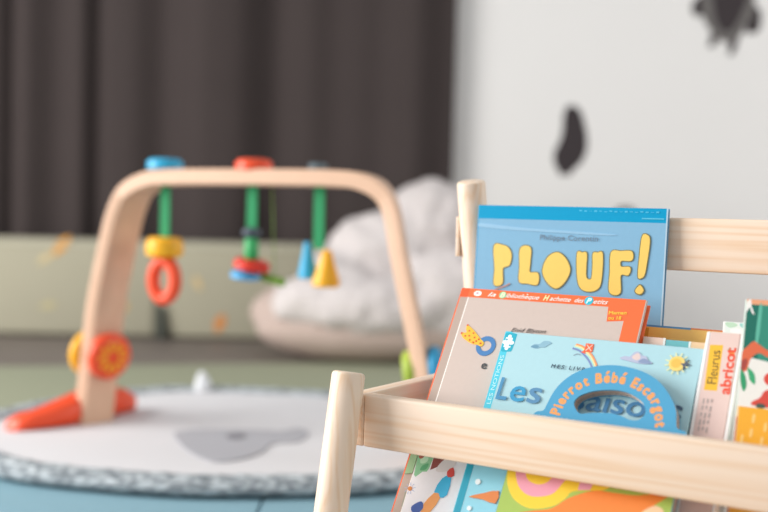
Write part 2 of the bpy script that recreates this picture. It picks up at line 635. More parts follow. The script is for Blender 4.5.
# ring toy
o = hang('orange-red ring toy under a yellow cap, hung at the left of the baby gym', .173)
strap(o, .372, .473)
b = bmesh.new()
lathe(b, (0, 0, .334), (0, 0, 1), [(0, .027), (.004, .034), (.018, .036), (.032, .034), (.038, .027)], 28)
autosmooth(link('cap', b, yel, o), 40)
b = bmesh.new()
nseg, ms = 40, 14
rings = []
for i in range(nseg):
    a = 2 * math.pi * i / nseg
    c = Vector((.025 * math.cos(a), 0, .2905 + .036 * math.sin(a)))
    nv = Vector((math.cos(a), 0, math.sin(a)))
    rings.append([b.verts.new(c + nv * .0125 * math.cos(2 * math.pi * j / ms) + Vector((0, 1, 0)) * .0125 * math.sin(2 * math.pi * j / ms)) for j in range(ms)])
for i in range(nseg):
    for j in range(ms):
        b.faces.new((rings[i][j], rings[(i + 1) % nseg][j], rings[(i + 1) % nseg][(j + 1) % ms], rings[i][(j + 1) % ms]))
link('ring', b, ored, o, True)
# disc toy
o = hang('green, red and blue disc toy hung at the middle of the baby gym', .364)
strap(o, .392, .473)
b = bmesh.new()
lathe(b, (0, 0, .376), (0, 0, 1), [(0, .008), (.006, .017), (.014, .018), (.02, .009)], 20)
link('grey_bead', b, mat('4A5560', .5), o, True)
b = bmesh.new()
lathe(b, (0, 0, .338), (0, 0, 1), [(0, .011), (.004, .013), (.034, .013), (.039, .009)], 20)
autosmooth(link('green_bead', b, grn, o), 40)
b = bmesh.new()
lathe(b, (.0, 0, .318), (.18, 0, 1), [(0, .028), (.003, .033), (.015, .033), (.019, .026)], 28)
autosmooth(link('red_disc', b, mat('DF3B2C', .4), o), 40)
b = bmesh.new()
lathe(b, (-.012, .0, .3), (.1, 0, 1), [(0, .02), (.003, .027), (.013, .027), (.016, .02)], 28)
autosmooth(link('blue_disc', b, mat('54A9DC', .4), o), 40)
b = bmesh.new()
rod(b, (.038, .02, .308), (.03, .018, .473), .0010, n=8)
rod(b, (.012, .02, .306), (.058, .02, .296), .008, n=12, bev=.002)
link('green_bar', b, mat('7DA53F', .5), o, True)
# bell toy
o = hang('pair of blue and yellow cone bells hung at the right of the baby gym', .502)
strap(o, .362, .473)
for dx, m, zz, rd in ((-.02, blue, .308, .017), (.016, yel, .295, .024)):
    b = bmesh.new()
    lathe(b, (dx, 0, zz), (-.05 if dx < 0 else .02, 0, 1), [(0, rd * .85), (.003, rd), (.012, rd), (.045, rd * .55), (.06, rd * .4), (.066, rd * .25)], 24)
    autosmooth(link('cone_bell', b, m, o), 40)

# ------------------------------------------------------------------ padded panel, bean bag, sheepskin
t = thing('folding_mattress', 'long pale green padded panel with orange leaf prints in front of the curtain', 'mattress', Matrix.Translation((-1.05, 3.72, 0)) @ Matrix.Rotation(R(1.5), 4, 'Z'))
pg = mat('A4A08D', .9, .12, noise=.03, nscale=6)
edges = [-1.2, -.55, .26, .86, 1.75]
for k in range(4):
    b = bmesh.new()
    box(b, edges[k] + .003, edges[k + 1] - .003, 0, .10, .005, .345, .02, seg=4)
    s = autosmooth(link('padded_section', b, pg, t), 60)
    b = bmesh.new()
    box(b, edges[k] + .02, edges[k + 1] - .02, -.004, .004, .322, .33, .002)
    link('piping', b, mat('B4B2A0', .8), s)
    if k == 2:
        b = bmesh.new()
        rod(b, (edges[k] + .02, -.014, .006), (edges[k] + .012, -.012, .12), .02, .012, n=16, bev=.004)  # tapered dark grey-green block standing against the panel
        q = link('dark_block', b, mat('4B5049', .8), s, True)
for (lx, lz, w, h, a, col) in ((-.075, .32, .045, .028, .9, 'D69B4B'), (-.13, .275, .035, .02, .6, 'C4B38A'), (.13, .11, .03, .04, .3, 'CFA56B'), (.48, .06, .035, .03, 1.2, 'D08A4C'), (.62, .27, .03, .022, .4, 'CDB68C'), (-.12, .11, .03, .02, .2, 'B5AB85'), (.40, .2, .03, .02, 2, 'C9B184')):
    b = bmesh.new()
    pts = [(lx + w * u * math.cos(a) - v * math.sin(a) * h, -(lz + w * u * math.sin(a) + v * math.cos(a) * h)) for u, v in ((-1, 0), (-.4, .5), (.2, .65), (1, 0), (.3, -.55), (-.4, -.45))]
    prism(b, spline([(x, -y) for x, y in pts], 5), .0005, .0016)
    link('leaf_print', b, mat(col, .9, .1), t, mtx=Matrix.Rotation(R(90), 4, 'X'))

def blob(name, balls, m, voxel, disp, dscale, flat=None):
    b = bmesh.new()
    for (x, y, z, rx, ry, rz) in balls:
        bmesh.ops.create_uvsphere(b, u_segments=32, v_segments=20, radius=1, matrix=Matrix.Translation((x, y, z)) @ Matrix.Diagonal((rx, ry, rz, 1)))
    if flat is not None:
        for v in b.verts:
            v.co.z = max(v.co.z, flat + .002 * math.sin(40 * v.co.x) ** 2)
    o = link(name, b, m, None, True)
    r = o.modifiers.new('skin', 'REMESH')
    r.mode = 'VOXEL'
    r.voxel_size = voxel
    r.use_smooth_shade = True
    s = o.modifiers.new('soft', 'SMOOTH')
    s.iterations = 8
    s.factor = .5
    tx = bpy.data.textures.new(name, 'CLOUDS')
    tx.noise_scale = dscale
    d = o.modifiers.new('lumps', 'DISPLACE')
    d.texture = tx
    d.strength = disp
    d.mid_level = .5
    return o
bag = blob('bean_bag', [(.03, 3.40, .14, .46, .25, .15), (.12, 3.44, .2, .34, .2, .16), (.0, 3.29, .10, .40, .17, .105)], mat('B7A59C', .9, .12, noise=.05, nscale=10), .018, .02, .25, .012)
tag(bag, 'slumped taupe bean bag on the floor under the white sheepskin', 'bean bag')
wl = blob('sheepskin_throw', [(.15, 3.45, .40, .17, .14, .175), (.0, 3.42, .315, .19, .16, .155), (-.14, 3.35, .245, .13, .15, .10), (-.20, 3.25, .18, .14, .12, .09), (-.02, 3.20, .175, .25, .11, .095), (.2, 3.24, .21, .16, .12, .15)], mat('CBC4C2', .95, .1, noise=.06, nscale=25), .014, .035, .06)
tag(wl, 'fluffy white sheepskin heaped over the taupe bean bag', 'sheepskin')

# ------------------------------------------------------------------ book stand
SH = R(-32.6)
A0 = Vector((-.014, 1.0136, 0))
SM = Matrix.Translation(A0) @ Matrix.Rotation(SH, 4, 'Z')
ZR = .2898           # height of the front rail's upper edge
st = thing('book_stand', 'pale pine front-facing book stand with round posts and flat rails', 'book stand', SM)
px_, py_, pz_ = pine(0, 1.3), pine(1, 2.1), pine(2, 3.7)
def bar(name, x0, x1, y0, y1, z0, z1, m, bev=.002):
    b = bmesh.new()
    box(b, x0, x1, y0, y1, z0 + ZR, z1 + ZR, bev, seg=3)
    return autosmooth(link(name, b, m, st), 60)
WR = .70     # right-hand end of the stand, outside the photo
bar('front_rail', -.002, WR + .002, 0, .0155, -.05, 0, px_)
bar('top_rail', .004, WR - .004, .216, .234, .1235, .1765, pine(0, 6.2))
for sgn, u in ((-1, -.0205), (1, WR + .0025)):
    bar('side_rail', u, u + .018, 0, .245, -.05, 0, py_)
    bar('lower_side_rail', u, u + .018, -.08, .27, -.235, -.188, py_)
bar('bottom_board', -.002, WR + .002, -.085, .262, -.188, -.172, px_)
bar('lip_rail', -.002, WR + .002, -.103, -.085, -.20, -.135, px_)
for u in (-.012, WR + .012):
    for fr_ in (True, False):
        b = bmesh.new()
        if fr_:
            k, c0, top = .19, -.0165, .0225
        else:
            k, c0, top = -.20, .2245 + .034, .2125
        if not fr_:
            u += .004 if u < 0 else -.004
        p_t = (u, c0 + k * top, top + ZR)
        p_b = (u, c0 + k * (-ZR), .001)
        rod(b, p_b, p_t, .0160, n=40, bev=.0035)
        autosmooth(link('post', b, pz_, st), 40)
        if not fr_:
            b = bmesh.new()
            s_ = -1 if u < 0 else 1
            box(b, u + s_ * .0160 - .002, u + s_ * .0160 + .002, .2165, .232, .127 + ZR, .172 + ZR, .001)
            link('tenon_end', b, px_, st)

# ------------------------------------------------------------------ books
ZB = -.1715
def book_frame(u, tt, z, al, th):
    """matrix of a book whose front upper left corner is at (u, tt, z) of the stand, leaning back by al; also its height"""
    a = R(al)
    ln_ = (z - ZB - th * math.sin(a)) / math.cos(a)
    lx = Vector((1, 0, 0))
    ly = Vector((0, math.sin(a), math.cos(a)))
    lz = Vector((0, -math.cos(a), math.sin(a)))
    m = Matrix((lx, ly, lz)).transposed().to_4x4()
    o = Vector((u, tt, z + ZR)) - ly * ln_
    m.translation = o
    return SM @ m, ln_

def book(label, u, tt, z, al, w, th, front, back=None, spine=None, pages='F1E9DC', board=.0022, rough=.28, grp='picture books on the stand', edge=None):
    m, hgt = book_frame(u, tt, z, al, th)
    o = thing('picture_book', label, 'book', m, grp)
    b = bmesh.new()
    box(b, 0, w, 0, hgt, -board, 0, min(.0006, board * .3), seg=1)
    fc = link('front_cover', b, [mat(front, rough, .5)], o)
    b = bmesh.new()
    box(b, 0, w, 0, hgt, -th, -th + board, min(.0006, board * .3), seg=1)
    link('back_cover', b, mat(back or front, rough, .5), o)
    b = bmesh.new()
    box(b, .0015, w - .003, .003, hgt - .003, -th + board, -board)
    link('page_block', b, mat(pages, .9, .1, noise=.08, nscale=900), o)
    b = bmesh.new()
    box(b, -.0012, .0012, 0, hgt, -th, 0, .0006, seg=1)
    link('spine', b, mat(spine or front, rough, .5), o)
    return o, fc, hgt

class Print:
    """printed areas laid on a front cover; coordinates in mm from the cover's upper left corner"""
    def __init__(s, name, parent, hgt):
        s.n, s.p, s.h, s.b, s.m, s.k = name, parent, hgt, bmesh.new(), [], parent.get('_layers', 0)
    def mi(s, h, rough=.35):
        m = mat(h, rough, .5) if isinstance(h, str) else h
        if m not in s.m:
            s.m.append(m)
        return s.m.index(m)
    def xy(s, p):
        return (p[0] / 1000, s.h + p[1] / 1000)
    def poly(s, pts, h, sm=0, lift=None):
        s.k += 1
        z = .00003 * s.k if lift is None else lift
        P_ = [s.xy(p) for p in pts]
        if sm:
            P_ = [(max(x, .0001), y) for x, y in spline(P_, sm)]
        prism(s.b, P_, 0, z, s.mi(h))
        return s
    def rect(s, x0, x1, y0, y1, h):
        return s.poly([(x0, y0), (x1, y0), (x1, y1), (x0, y1)], h)
    def disc(s, x, y, r_, h, ry=None, rot=0):
        return s.poly(disc_pts(x, y, r_, ry, rot=rot), h)
    def ring(s, x, y, ro, ri, h, roy=None, riy=None, rot=0):
        s.k += 1
        o_ = [s.xy(p) for p in disc_pts(x, y, ro, roy, rot=rot)]
        i_ = [s.xy(p) for p in disc_pts(x, y, ri, riy, rot=rot)]
        prism(s.b, o_, 0, .00003 * s.k, s.mi(h), holes=[i_])
        return s
    def stroke(s, pts, wd, h):
        """a drawn line of even width"""
        P_ = [Vector(p) for p in spline(pts, 8, False)]
        l_, r_ = [], []
        for i, p in enumerate(P_):
            tn = (P_[min(i + 1, len(P_) - 1)] - P_[max(i - 1, 0)]).normalized()
            n = Vector((-tn[1], tn[0])) * wd / 2
            l_.append(tuple(p + n))
            r_.append(tuple(p - n))
        s.k += 1
        z = .00003 * s.k
        L_ = [s.b.verts.new((*s.xy(p), z)) for p in l_]
        R_ = [s.b.verts.new((*s.xy(p), z)) for p in r_]
        for i in range(len(L_) - 1):
            s.b.faces.new((L_[i], L_[i + 1], R_[i + 1], R_[i])).material_index = s.mi(h)
        return s
    def text(s, txt, p0, p1, h, col, bold=0., shear=0.):
        s.k += 1
        line_text(s.b, txt, s.xy(p0), s.xy(p1), h / 1000, .00003 * s.k + .00002, bold, shear, s.mi(col))
        return s
    def arc(s, txt, path, h, col, bold=0., sx=1.):
        s.k += 1
        arc_text(s.b, txt, [s.xy(p) for p in path], h / 1000, .00003 * s.k + .00002, bold, sx, s.mi(col))
        return s
    def done(s, label=None):
        bmesh.ops.recalc_face_normals(s.b, faces=s.b.faces)
        for f in s.b.faces:          # printed sheets always face outwards
            f.normal_update()
            if len(f.verts) and abs(f.normal.z) > .99 and f.normal.z < 0 and f.calc_center_median().z > 1e-6:
                f.normal_flip()
        me = bpy.data.meshes.new(s.n)
        s.b.to_mesh(me)
        s.b.free()
        for m in s.m:
            me.materials.append(m)
        o = bpy.data.objects.new(s.n, me)
        COL.objects.link(o)
        o.parent = s.p
        s.p['_layers'] = s.k
        if label:
            o['label'] = label
        return o

# ---- tall blue book with yellow title
o, fc, h = book('tall blue picture book with big yellow letters at the back, leaning by the top rail', .0082, .207, .1855, 4, .2125, .006, '86B7D6', '79A9CF', '4AA6D6', board=.0012, rough=.2)
p = Print('printed_band', fc, h)
p.rect(0, 212, 0, -14.7, mat('009CCB', .5, .15)).rect(211.0, 212.5, 0, -350, 'B4CFDF')
for q in range(16):
    p.rect(118 + q * 5.5, 121 + q * 5.5, -3.2 - .4 * (q % 3), -4.4 - .4 * (q % 2), '4DBEDF')
p.rect(186, 209, -10, -11.2, '5CC4E0')
p.done()
# painted ground: washes of deeper blue
p = Print('painted_streak', fc, h)
p.poly([(2, -20), (60, -24), (150, -27), (150, -29), (60, -27), (2, -24)], '93C0DD', 4)
p.done()
T = Print('title_lettering', fc, h)
Y, OL = 'F6CF68', '7C7748'
for pts in ([(21.6, -44.7), (31.6, -43.7), (38.8, -46.6), (42.5, -53.8), (40.7, -64.4), (33.2, -68.6), (33.6, -84.6), (24.4, -86.4), (24.0, -69.0)],
            [(53.5, -46.0), (64.5, -45.0), (65.2, -60), (65.5, -71.4), (75.1, -72.2), (75.2, -83.5), (64, -83), (54.4, -81.5), (53.8, -66)],
            [(119.0, -49.0), (124, -48.2), (128.7, -48.6), (129, -62), (129.7, -73), (133.7, -75.9), (136.6, -73), (136.8, -60), (136.5, -48.3), (141, -47.6), (146.0, -47.9), (146.7, -69.1), (144.4, -82.9), (135.0, -87.4), (125.2, -84.9), (120.6, -73.5)],
            [(156.1, -46.3), (166, -45), (177.2, -44.8), (177.7, -53.1), (166.6, -54.2), (167.0, -60.8), (176.3, -61.0), (174.9, -68.2), (166.9, -69.2), (167.3, -87.2), (156.6, -86.7), (156, -66)],
            [(187.9, -28.9), (193.3, -28.1), (195.2, -34.0), (193.8, -52), (191.9, -66.7), (189.1, -70.4), (186.0, -69.4), (186.2, -52.2)]):
    sp = spline(pts, 6)
    sp = grow(sp, .5)
    T.poly(grow(sp, .9), OL)
    T.poly(sp, Y)
T.poly(spline([(96, -47.6), (107, -54), (112.8, -67), (107, -81), (97, -87.9), (86, -82), (79.5, -69), (84.5, -54)], 6), OL)
T.poly(spline([(96, -48.6), (106.2, -54.6), (111.8, -67), (106.2, -80.2), (97, -86.8), (86.8, -81.2), (80.5, -69), (85.4, -54.6)], 6), Y)
T.poly(spline([(188, -77), (193, -83), (190, -88), (185, -87.6), (182.6, -83.5)], 6), OL)
T.poly(spline([(188, -78.2), (192, -83), (189.4, -87), (185.4, -86.6), (183.6, -83.5)], 6), Y)
T.done('yellow hand-drawn capital letters')
p = Print('author_lettering', fc, h)
p.text('Philippe Corentin', (75.5, -36), (140.8, -35.4), 5.6, '6F7F90').done('grey author name')
p = Print('painted_stroke', fc, h)
p.stroke([(25.1, -92.8), (33, -89.5), (37.3, -87.9), (43.4, -84.6)], 1.6, 'B98F86').done()

# ---- orange-bordered book
o, fc, h = book('orange-bordered beige picture book leaning behind the pale blue book', .0238, .1443, .0973, 32, .2000, .0125, 'CFBDB3', 'EE6A38', 'EF7043', 'F4E9DD', .0024, .3)
p = Print('printed_border', fc, h)
H_ = -h * 1000
p.rect(1.2, 9.4, -10, H_, 'B9A497').rect(9.4, 10.6, -10, H_, 'FBF3EC').rect(0, .7, 0, H_, 'F0744A')
p.poly([(0, 0), (198.4, 0), (198.4, H_ + 60), (181.6, H_ + 60), (181.6, -24), (165, -26), (163, -10.0), (9.4, -10.3), (0, -10.6)], 'F2703C')
p.rect(0, 9, 0, -10.4, 'EB5F2F')
p.done('orange border band')
p = Print('band_lettering', fc, h)
W_ = 'FFF3EA'
p.poly(disc_pts(19.5, -5.4, 4.6, 3.2), W_, 0).poly(disc_pts(19, -5, 1.6, 1.1), 'C9A0B4', 0)
p.disc(48.5, -5.3, 4.0, '7FD3A0').disc(142, -5.1, 4.6, '33C0D8')
p.text('la', (31.7, -7.8), (41, -7.8), 5.0, W_, .012, .35)
p.text('B', (45.4, -8), (51.4, -8), 5.6, 'E9F7C8', .05, .25).text('ibliothèque', (52, -7.8), (89.5, -7.8), 5.0, W_, .012, .35)
p.text('H', (94, -8), (100, -8), 5.8, 'FFE7A8', .05, .25).text('achette', (101, -7.8), (123.6, -7.8), 5.0, W_, .012, .35)
p.text('des', (127.5, -7.8), (136.8, -7.8), 5.0, W_, .012, .35)
p.text('P', (139.6, -8), (145, -8), 5.6, 'D8FBFF', .05, .25).text('etits', (147.2, -7.8), (162, -7.8), 5.0, W_, .012, .35)
p.done('white slanted lettering')
p = Print('corner_lettering', fc, h)
p.text('Maman', (165.4, -18.4), (183, -17), 3.6, 'FFC94A', .03).text('ou 18', (166.2, -24), (179, -23), 3.6, 'FFC94A', .03).done('small yellow lettering')
p = Print('title_lettering', fc, h)
p.ring(46.6, -64.2, 10.6, 6.0, '4A7FB5', 11.0, 5.8)
p.done('blue letter ring')
p = Print('title_lettering', fc, h)
p.text('e', (48.6, -89.4), (54.6, -88.8), 9.0, '4A4A4C', .02)
p.done()
p = Print('signature_lettering', fc, h)
p.text('Enid Blyton', (69.2, -46.1), (106.7, -44.6), 4.6, '3A3436', .0, .4).done('black signature')
p = Print('spotted_bow', fc, h)
p.poly([(19.3, -42.8), (28.6, -48.5), (37.5, -56.1), (43.3, -60.8), (41.9, -65.3), (37.1, -64.0), (28.6, -62.6), (18.7, -57.6), (14.6, -52.0), (20.5, -51.4), (19, -47.1)], 'F6BE3D', 4)
for x_, y_ in ((19.5, -43), (23.5, -49.2), (29, -51.4), (25, -54.8), (20.6, -55.4), (31.5, -56.2), (27, -59.4), (34.5, -60), (36.8, -57.8), (40, -62), (31.6, -61.8), (15.6, -52.6)):
    p.disc(x_, y_, 1.0, 'D9582F')
p.done('yellow bow with red dots')
p = Print('printed_picture', fc, h)
p.poly([(10.6, -168), (198, -168), (198, H_), (10.6, H_)], 'F3EEF0')
p.poly([(1.4, -168), (9.2, -168), (9.2, -206), (1.4, -208)], '9FBF93')
p.poly([(11, -168), (26, -168), (25.9, -198.9), (20, -203), (12, -207.5)], '8FC79A', 3)
p.poly([(14, -186), (20, -184), (22, -192), (15, -195)], 'BFE3C0', 3).poly([(18, -197), (24, -194), (23, -200), (17, -202)], '5FA877', 3)
p.poly([(11, -176), (19, -180), (16, -189.5), (11, -189)], 'A8604F', 3)
p.poly([(27, -170), (42, -170), (41.5, -188), (34, -196), (27.6, -200)], '8D4A44')
p.poly([(36, -192), (42, -186), (52, -184), (52, -192), (44, -199), (34, -200)], 'E4DCDA', 3)
p.stroke([(9.8, -240), (9.2, -230), (8.8, -224)], .7, '8C9C86')
for q in range(9):
    a = R(20 + q * 40)
    p.stroke([(12.4 + 3 * math.cos(a), -221.5 + 3 * math.sin(a)), (12.4 + 6 * math.cos(a), -221.5 + 6 * math.sin(a))], .5, 'A9B7D6')
p.disc(12.4, -221.5, 2.2, 'E08B4A')
p.poly([(39.0, -220.2), (43.2, -206.0), (51.7, -202.6), (53.0, -220.9), (45.8, -224.9)], '35B3DC', 2)
p.poly([(30.6, -236.9), (39.3, -221.2), (46.8, -224.7), (40.8, -240.1), (33, -243)], 'F3A25B', 2)
p.poly([(46.3, -198.6), (51.2, -193.9), (54.5, -201.5), (48.7, -204.1)], 'D94B45', 2)
p.poly([(20.4, -237.7), (28.7, -231.7), (32.7, -237.5), (28.5, -243.1), (22, -243)], '4763A8', 3)
p.done()

# ---- pale blue puzzle book
o, fc, h = book('pale blue picture book with dark blue title, second from the front', .0960, .1037, .0606, 32, .1945, .0135, 'B1D8E0', '7CCBE2', '4CC3DA', 'EFE6DA', .0026, .28)
H_ = -h * 1000
S = 2.5     # the picture's shift against the cover's corner
sh = lambda pts: [(x + S, y) for x, y in pts]
p = Print('spine_strip', fc, h)
p.rect(7, 194, -100, H_, '97DAEC').rect(0, 6.6, 0, H_, '4FCBE2').rect(0, 6.6, -98, H_, '1FA3BE')
p.text('LES NOTIONS', (5.2, -78), (5.2, -26), 4.0, 'BDF0F7', .01)
p.done('turquoise strip along the spine')
p = Print('puzzle_emblem', fc, h)
p.poly([(-1, -2.2), (11, -1.8), (12.2, -5), (11.6, -19), (9.2, -21.6), (-1, -21.4), (-1.2, -12)], '2AAFC6', 3)
p.rect(1.6, 9.0, -6.6, -17.4, 'F4FCFC')
for x_, y_ in ((5.3, -5.4), (5.3, -18.4), (9.6, -12), (1.2, -12)):
    p.disc(x_, y_, 2.0, 'F4FCFC')
for x_, y_ in ((3.0, -9.0), (7.8, -15)):
    p.disc(x_, y_, 1.0, '2AAFC6')
p.done('white puzzle piece on a teal square')
p = Print('printed_picture', fc, h)
p.poly(sh([(27.5, -14.2), (31, -11), (36, -10.5), (39, -7.4), (44, -6.6), (48, -8.4), (45, -11), (42, -13.6), (38, -14), (35, -15.5), (30, -15.2)]), '8FB9CB', 4)
p.poly(sh([(28, -14), (32, -12), (36, -13), (34, -15.2), (30, -15)]), '6C9AB2', 4)
p.done()
p = Print('rainbow_print', fc, h)
arcs = [(72.7, -7.4), (80, -9.2), (88, -14.8), (93, -20), (97.7, -27)]
for q, cc in enumerate(('F59A6B', 'F9E0A0', 'A9E0D8', '7F8FC0')):
    p.stroke(sh([(x - .55 * q * 1.5, y - 1.45 * q) for x, y in arcs]), 1.9, cc)
p.stroke(sh([(73, -19), (76.5, -17), (79.5, -18)]), .7, '8E9AA8')
p.done()
p = Print('kite_print', fc, h)
p.poly(sh([(82.2, -5.4), (90, -5.6), (90.3, -13.8), (82.2, -14.4)]), 'EF6A45')
p.poly(sh([(79.4, -15.0), (83, -12), (84.5, -16.5)]), 'EF6A45')
p.stroke(sh([(83.5, -6.8), (89, -12.8)]), .8, 'FBD6C4').stroke(sh([(89, -6.8), (83.5, -13)]), .8, 'FBD6C4')
p.done()
p = Print('cloud_print', fc, h)
p.poly(sh([(118, -17.6), (122, -14.8), (127, -14.6), (130, -10.2), (134, -9), (138, -12.4), (142, -13), (145, -17), (149, -19), (143, -20.6), (134, -20.4), (126, -19.2)]), 'B9BFD6', 4)
p.poly(sh([(129, -15), (134, -10.5), (137, -15), (134, -18)]), 'E4CDC8', 3)
p.poly(sh([(136, -19.8), (140, -15.4), (146, -17.5), (148, -20)]), '8D9DBD', 4)
p.done()
p = Print('sun_print', fc, h)
for q in range(12):
    a = R(15 + 30 * q)
    p.stroke(sh([(171.1 + 7.5 * math.cos(a), -17.3 + 7.5 * math.sin(a)), (171.1 + 11 * math.cos(a), -17.3 + 11 * math.sin(a))]), 1.1, 'EBE9B4')
p.disc(171.1 + S, -17.3, 7.2, 'F7D679').disc(170.5 + S, -17.0, 4.6, 'F6C25B')
p.done()
p = Print('bird_print', fc, h)
p.poly(sh([(174, -17), (177.5, -16.2), (181, -12.2), (180.4, -16.4), (184, -17.6), (179.4, -18.4), (178, -22.5), (176.6, -18.8)]), '5E6573')
p.done()
p = Print('snowball_print', fc, h)
p.disc(13.2 + S, -155, 2.7, 'F3FBFD').disc(12 + S, -180.6, 2.2, 'F3FBFD')
p.done()
p = Print('orange_spike_print', fc, h)
p.poly(sh([(8.5, -170.2), (22, -164.5), (36, -160), (36, -172), (22, -170.2)]), 'E88A4B', 2)
p.done()
p = Print('title_lettering', fc, h)
p.text('M E S   L I V R E S', (54.1 + S, -34.2), (97 + S, -34.4), 3.7, '3F5566', .035, .12)
p.done('small dark lettering')
p = Print('title_lettering', fc, h)
p.text('L', (6.8 + S, -72.2), (18.2 + S, -72), 22.8, '4D92BD', .012, .06)
p.text('e', (20.6 + S, -72), (36.2 + S, -71.8), 22.8, '3B9CC9', .012, .06)
p.text('s', (38.6 + S, -71.8), (52.3 + S, -71.4), 22.8, '5B8FB6', .012, .06)
p.done('large blue title letters')
p = Print('title_lettering', fc, h)
p.text('saison', (84 + S, -71.6), (170 + S, -72.2), 20.5, '4680AC', .012, .06)
p.text('s', (172.6 + S, -72.2), (184.5 + S, -72.4), 22.8, '3F5C78', .012, .06)
p.done('large blue title letters')

# ---- board book with a carrying handle
PT = .0135
m, h = book_frame(.1434, .0435, -.0089, 32, PT)
o = thing('board_book', 'blue board book with a rounded carrying handle, frontmost behind the front rail', 'book', m, 'picture books on the stand')
out = spline([(9.3, 1.2), (12.8, 6.0), (19.3, 8.6), (21.2, 15.8), (25.4, 30.2), (33.8, 42.8), (45.4, 51.8), (60.0, 57.6), (75.1, 60), (90.5, 59.2), (106.4, 55.1), (120.6, 47.1), (132.4, 34.1), (138.6, 23.0), (142.0, 8.6), (150.0, 6.0)], 5, False) + [(152, 2.7), (152, -1000 * h), (0, -1000 * h), (0, -1.2), (2.8, .4)]
hole = spline([(47.6, 15.7), (46.3, 21.2), (51.1, 27.5), (63.2, 33.1), (80.2, 36.0), (93.4, 34.9), (105.2, 29.7), (111.4, 22.7), (112.1, 16.3), (108.0, 10.9), (100.8, 9.8), (91.8, 12.5), (80.7, 13.7), (63.7, 11.5), (54.1, 9.8)], 5)
mm = lambda pts: [(x / 1000, h + y / 1000) for x, y in pts]
def shrink(pts, r_):
    return grow(pts, -r_)
b = bmesh.new()
prism(b, mm(out), -.0022, 0, 0, holes=[mm(hole)], side=1)
fc = link('front_cover', b, [mat('52A4CC', .3, .5), mat('7FB5CE', .5)], o)
b = bmesh.new()
lay = [('C98F6A', -.0022), ('E9E0D6', -.0042), ('B98466', -.0046), ('DDD6CE', -.0066), ('8A7468', -.0070), ('E3DCD4', -.0090), ('A77C63', -.0094), ('DDD6CE', -.0113)]
ms_ = [mat(c_, .7) for c_, _ in lay]
zz = -.0022
for q in range(len(lay)):
    z1 = lay[q][1]
    z0 = lay[q + 1][1] if q + 1 < len(lay) else -.0114
    if z1 - z0 > .0001:
        off = -.0002 if q % 2 else -.0005
        prism(b, mm(grow(out, off * 1000)), z0, z1, q, holes=[mm(grow(hole, -off * 1000))])
link('board_pages', b, ms_, o)
b = bmesh.new()
prism(b, mm(out), -PT, -.0114, 0, holes=[mm(hole)])
link('back_cover', b, mat('5AA9CC', .4, .5), o)
p = Print('title_lettering', fc, h)
p.arc('Pierrot Bébé Escargot', [(35.5, 5.1), (37.4, 17.2), (42.4, 27.0), (50.6, 34.9), (59.7, 39.6), (74.2, 43.0), (87.4, 42.8), (101.1, 38.8), (112.0, 32.2), (119.4, 22.4), (124.4, 5.6)], 9.4, 'F3A662', .055, .86)
p.done('orange rounded letters along the handle')
p = Print('snail_picture', fc, h)
p.poly([(.4, -30), (151.6, -30), (151.6, -1000 * h + .4), (.4, -1000 * h + .4)], 'A9C45C')
p.poly([(150.5, -48), (134, -66), (140, -80), (120, -96), (20, -110), (8, -96), (30, -86), (49.9, -79.8), (63.2, -68.2), (83.4, -58), (99.0, -57.0), (122.8, -55.6)], 'F28A3C', 4)
p.poly([(3, -40), (.8, -52), (4.3, -66), (14.6, -78.1), (30.9, -83.2), (49.5, -78.3), (60.0, -69.5), (64.7, -62.4), (80, -58.6), (92.3, -56.0), (97, -50), (90, -36), (50, -22), (14, -28)], 'F8D33D', 5)
p.poly([(9.5, -44), (9.3, -54.7), (16.6, -67.0), (29.6, -72.4), (46.8, -67.6), (54.7, -55.6), (60, -44), (36, -32)], 'EFA3B6', 5)
p.poly([(19, -46), (19, -54), (24, -59.5), (33, -61), (41, -57), (44, -48), (32, -42)], 'F8D33D', 5)
p.poly([(70, -44), (69.5, -60), (80, -58), (84, -44)], 'EDA9C0')
p.poly([(128, -70), (138, -62), (146, -66), (140, -76), (130, -80)], 'F6D0A6', 4)
p.done('yellow and pink spiral shell on orange')

# ---- thick white book, spine outwards
th_ = .034
m, h = book_frame(.2912, .1081, .0762, 28, th_)
o = thing('board_book', 'narrow pinkish-white book spine with yellow label and red letters, right of the pale blue book', 'book', m, 'picture books on the stand')
sk = -.02
b = bmesh.new()
box(b, .0036, .0296, .0, h, -.0016, 0, .0005, seg=1)
fc = link('spine', b, [mat('E6CAC2', .35, .5)], o)
for x_ in (.0, .0296):
    b = bmesh.new()
    box(b, x_ + .0002, x_ + .0036, .0, h, -th_, 0, .0008, seg=1)
    link('cover_board', b, mat('F6F3F1', .35, .5), o)
b = bmesh.new()
box(b, .0037, .0295, .003, h - .003, -th_ + .002, -.0018)
link('page_block', b, mat('EFE6DA', .9, .1), o)
p = Print('yellow_label', fc, h)
p.poly([(4.8, -12.8), (16.2, -12.0), (17.6, -54.9), (6.4, -55.2)], 'F4BE3A')
p.text('Fleurus', (16.0, -48.8), (14.8, -17.6), 8.2, '57462E', 0)
p.done('yellow label with dark lettering')
p = Print('title_lettering', fc, h)
p.text('abricot', (28.6, -57.2), (27.6, -13.6), 9.0, 'EA5136', .03)
p.disc(24.6, -19.4, 2.6, 'F0944A').poly([(21.0, -15.6), (23.4, -14.0), (22.6, -18)], '4FA35A')
p.done('red rounded lettering')
p = Print('printed_lines', fc, h)
for q, (yy, ll) in enumerate(((-62, 30), (-66, 28), (-70, 26))):
    xx = 7.2 + q * 3.4
    for k_ in range(5):
        y0 = -63 - k_ * 6.4
        p.rect(xx, xx + 1.3, y0, y0 - 4.9 + (k_ + q) % 3, 'B9A9A4')
p.done()

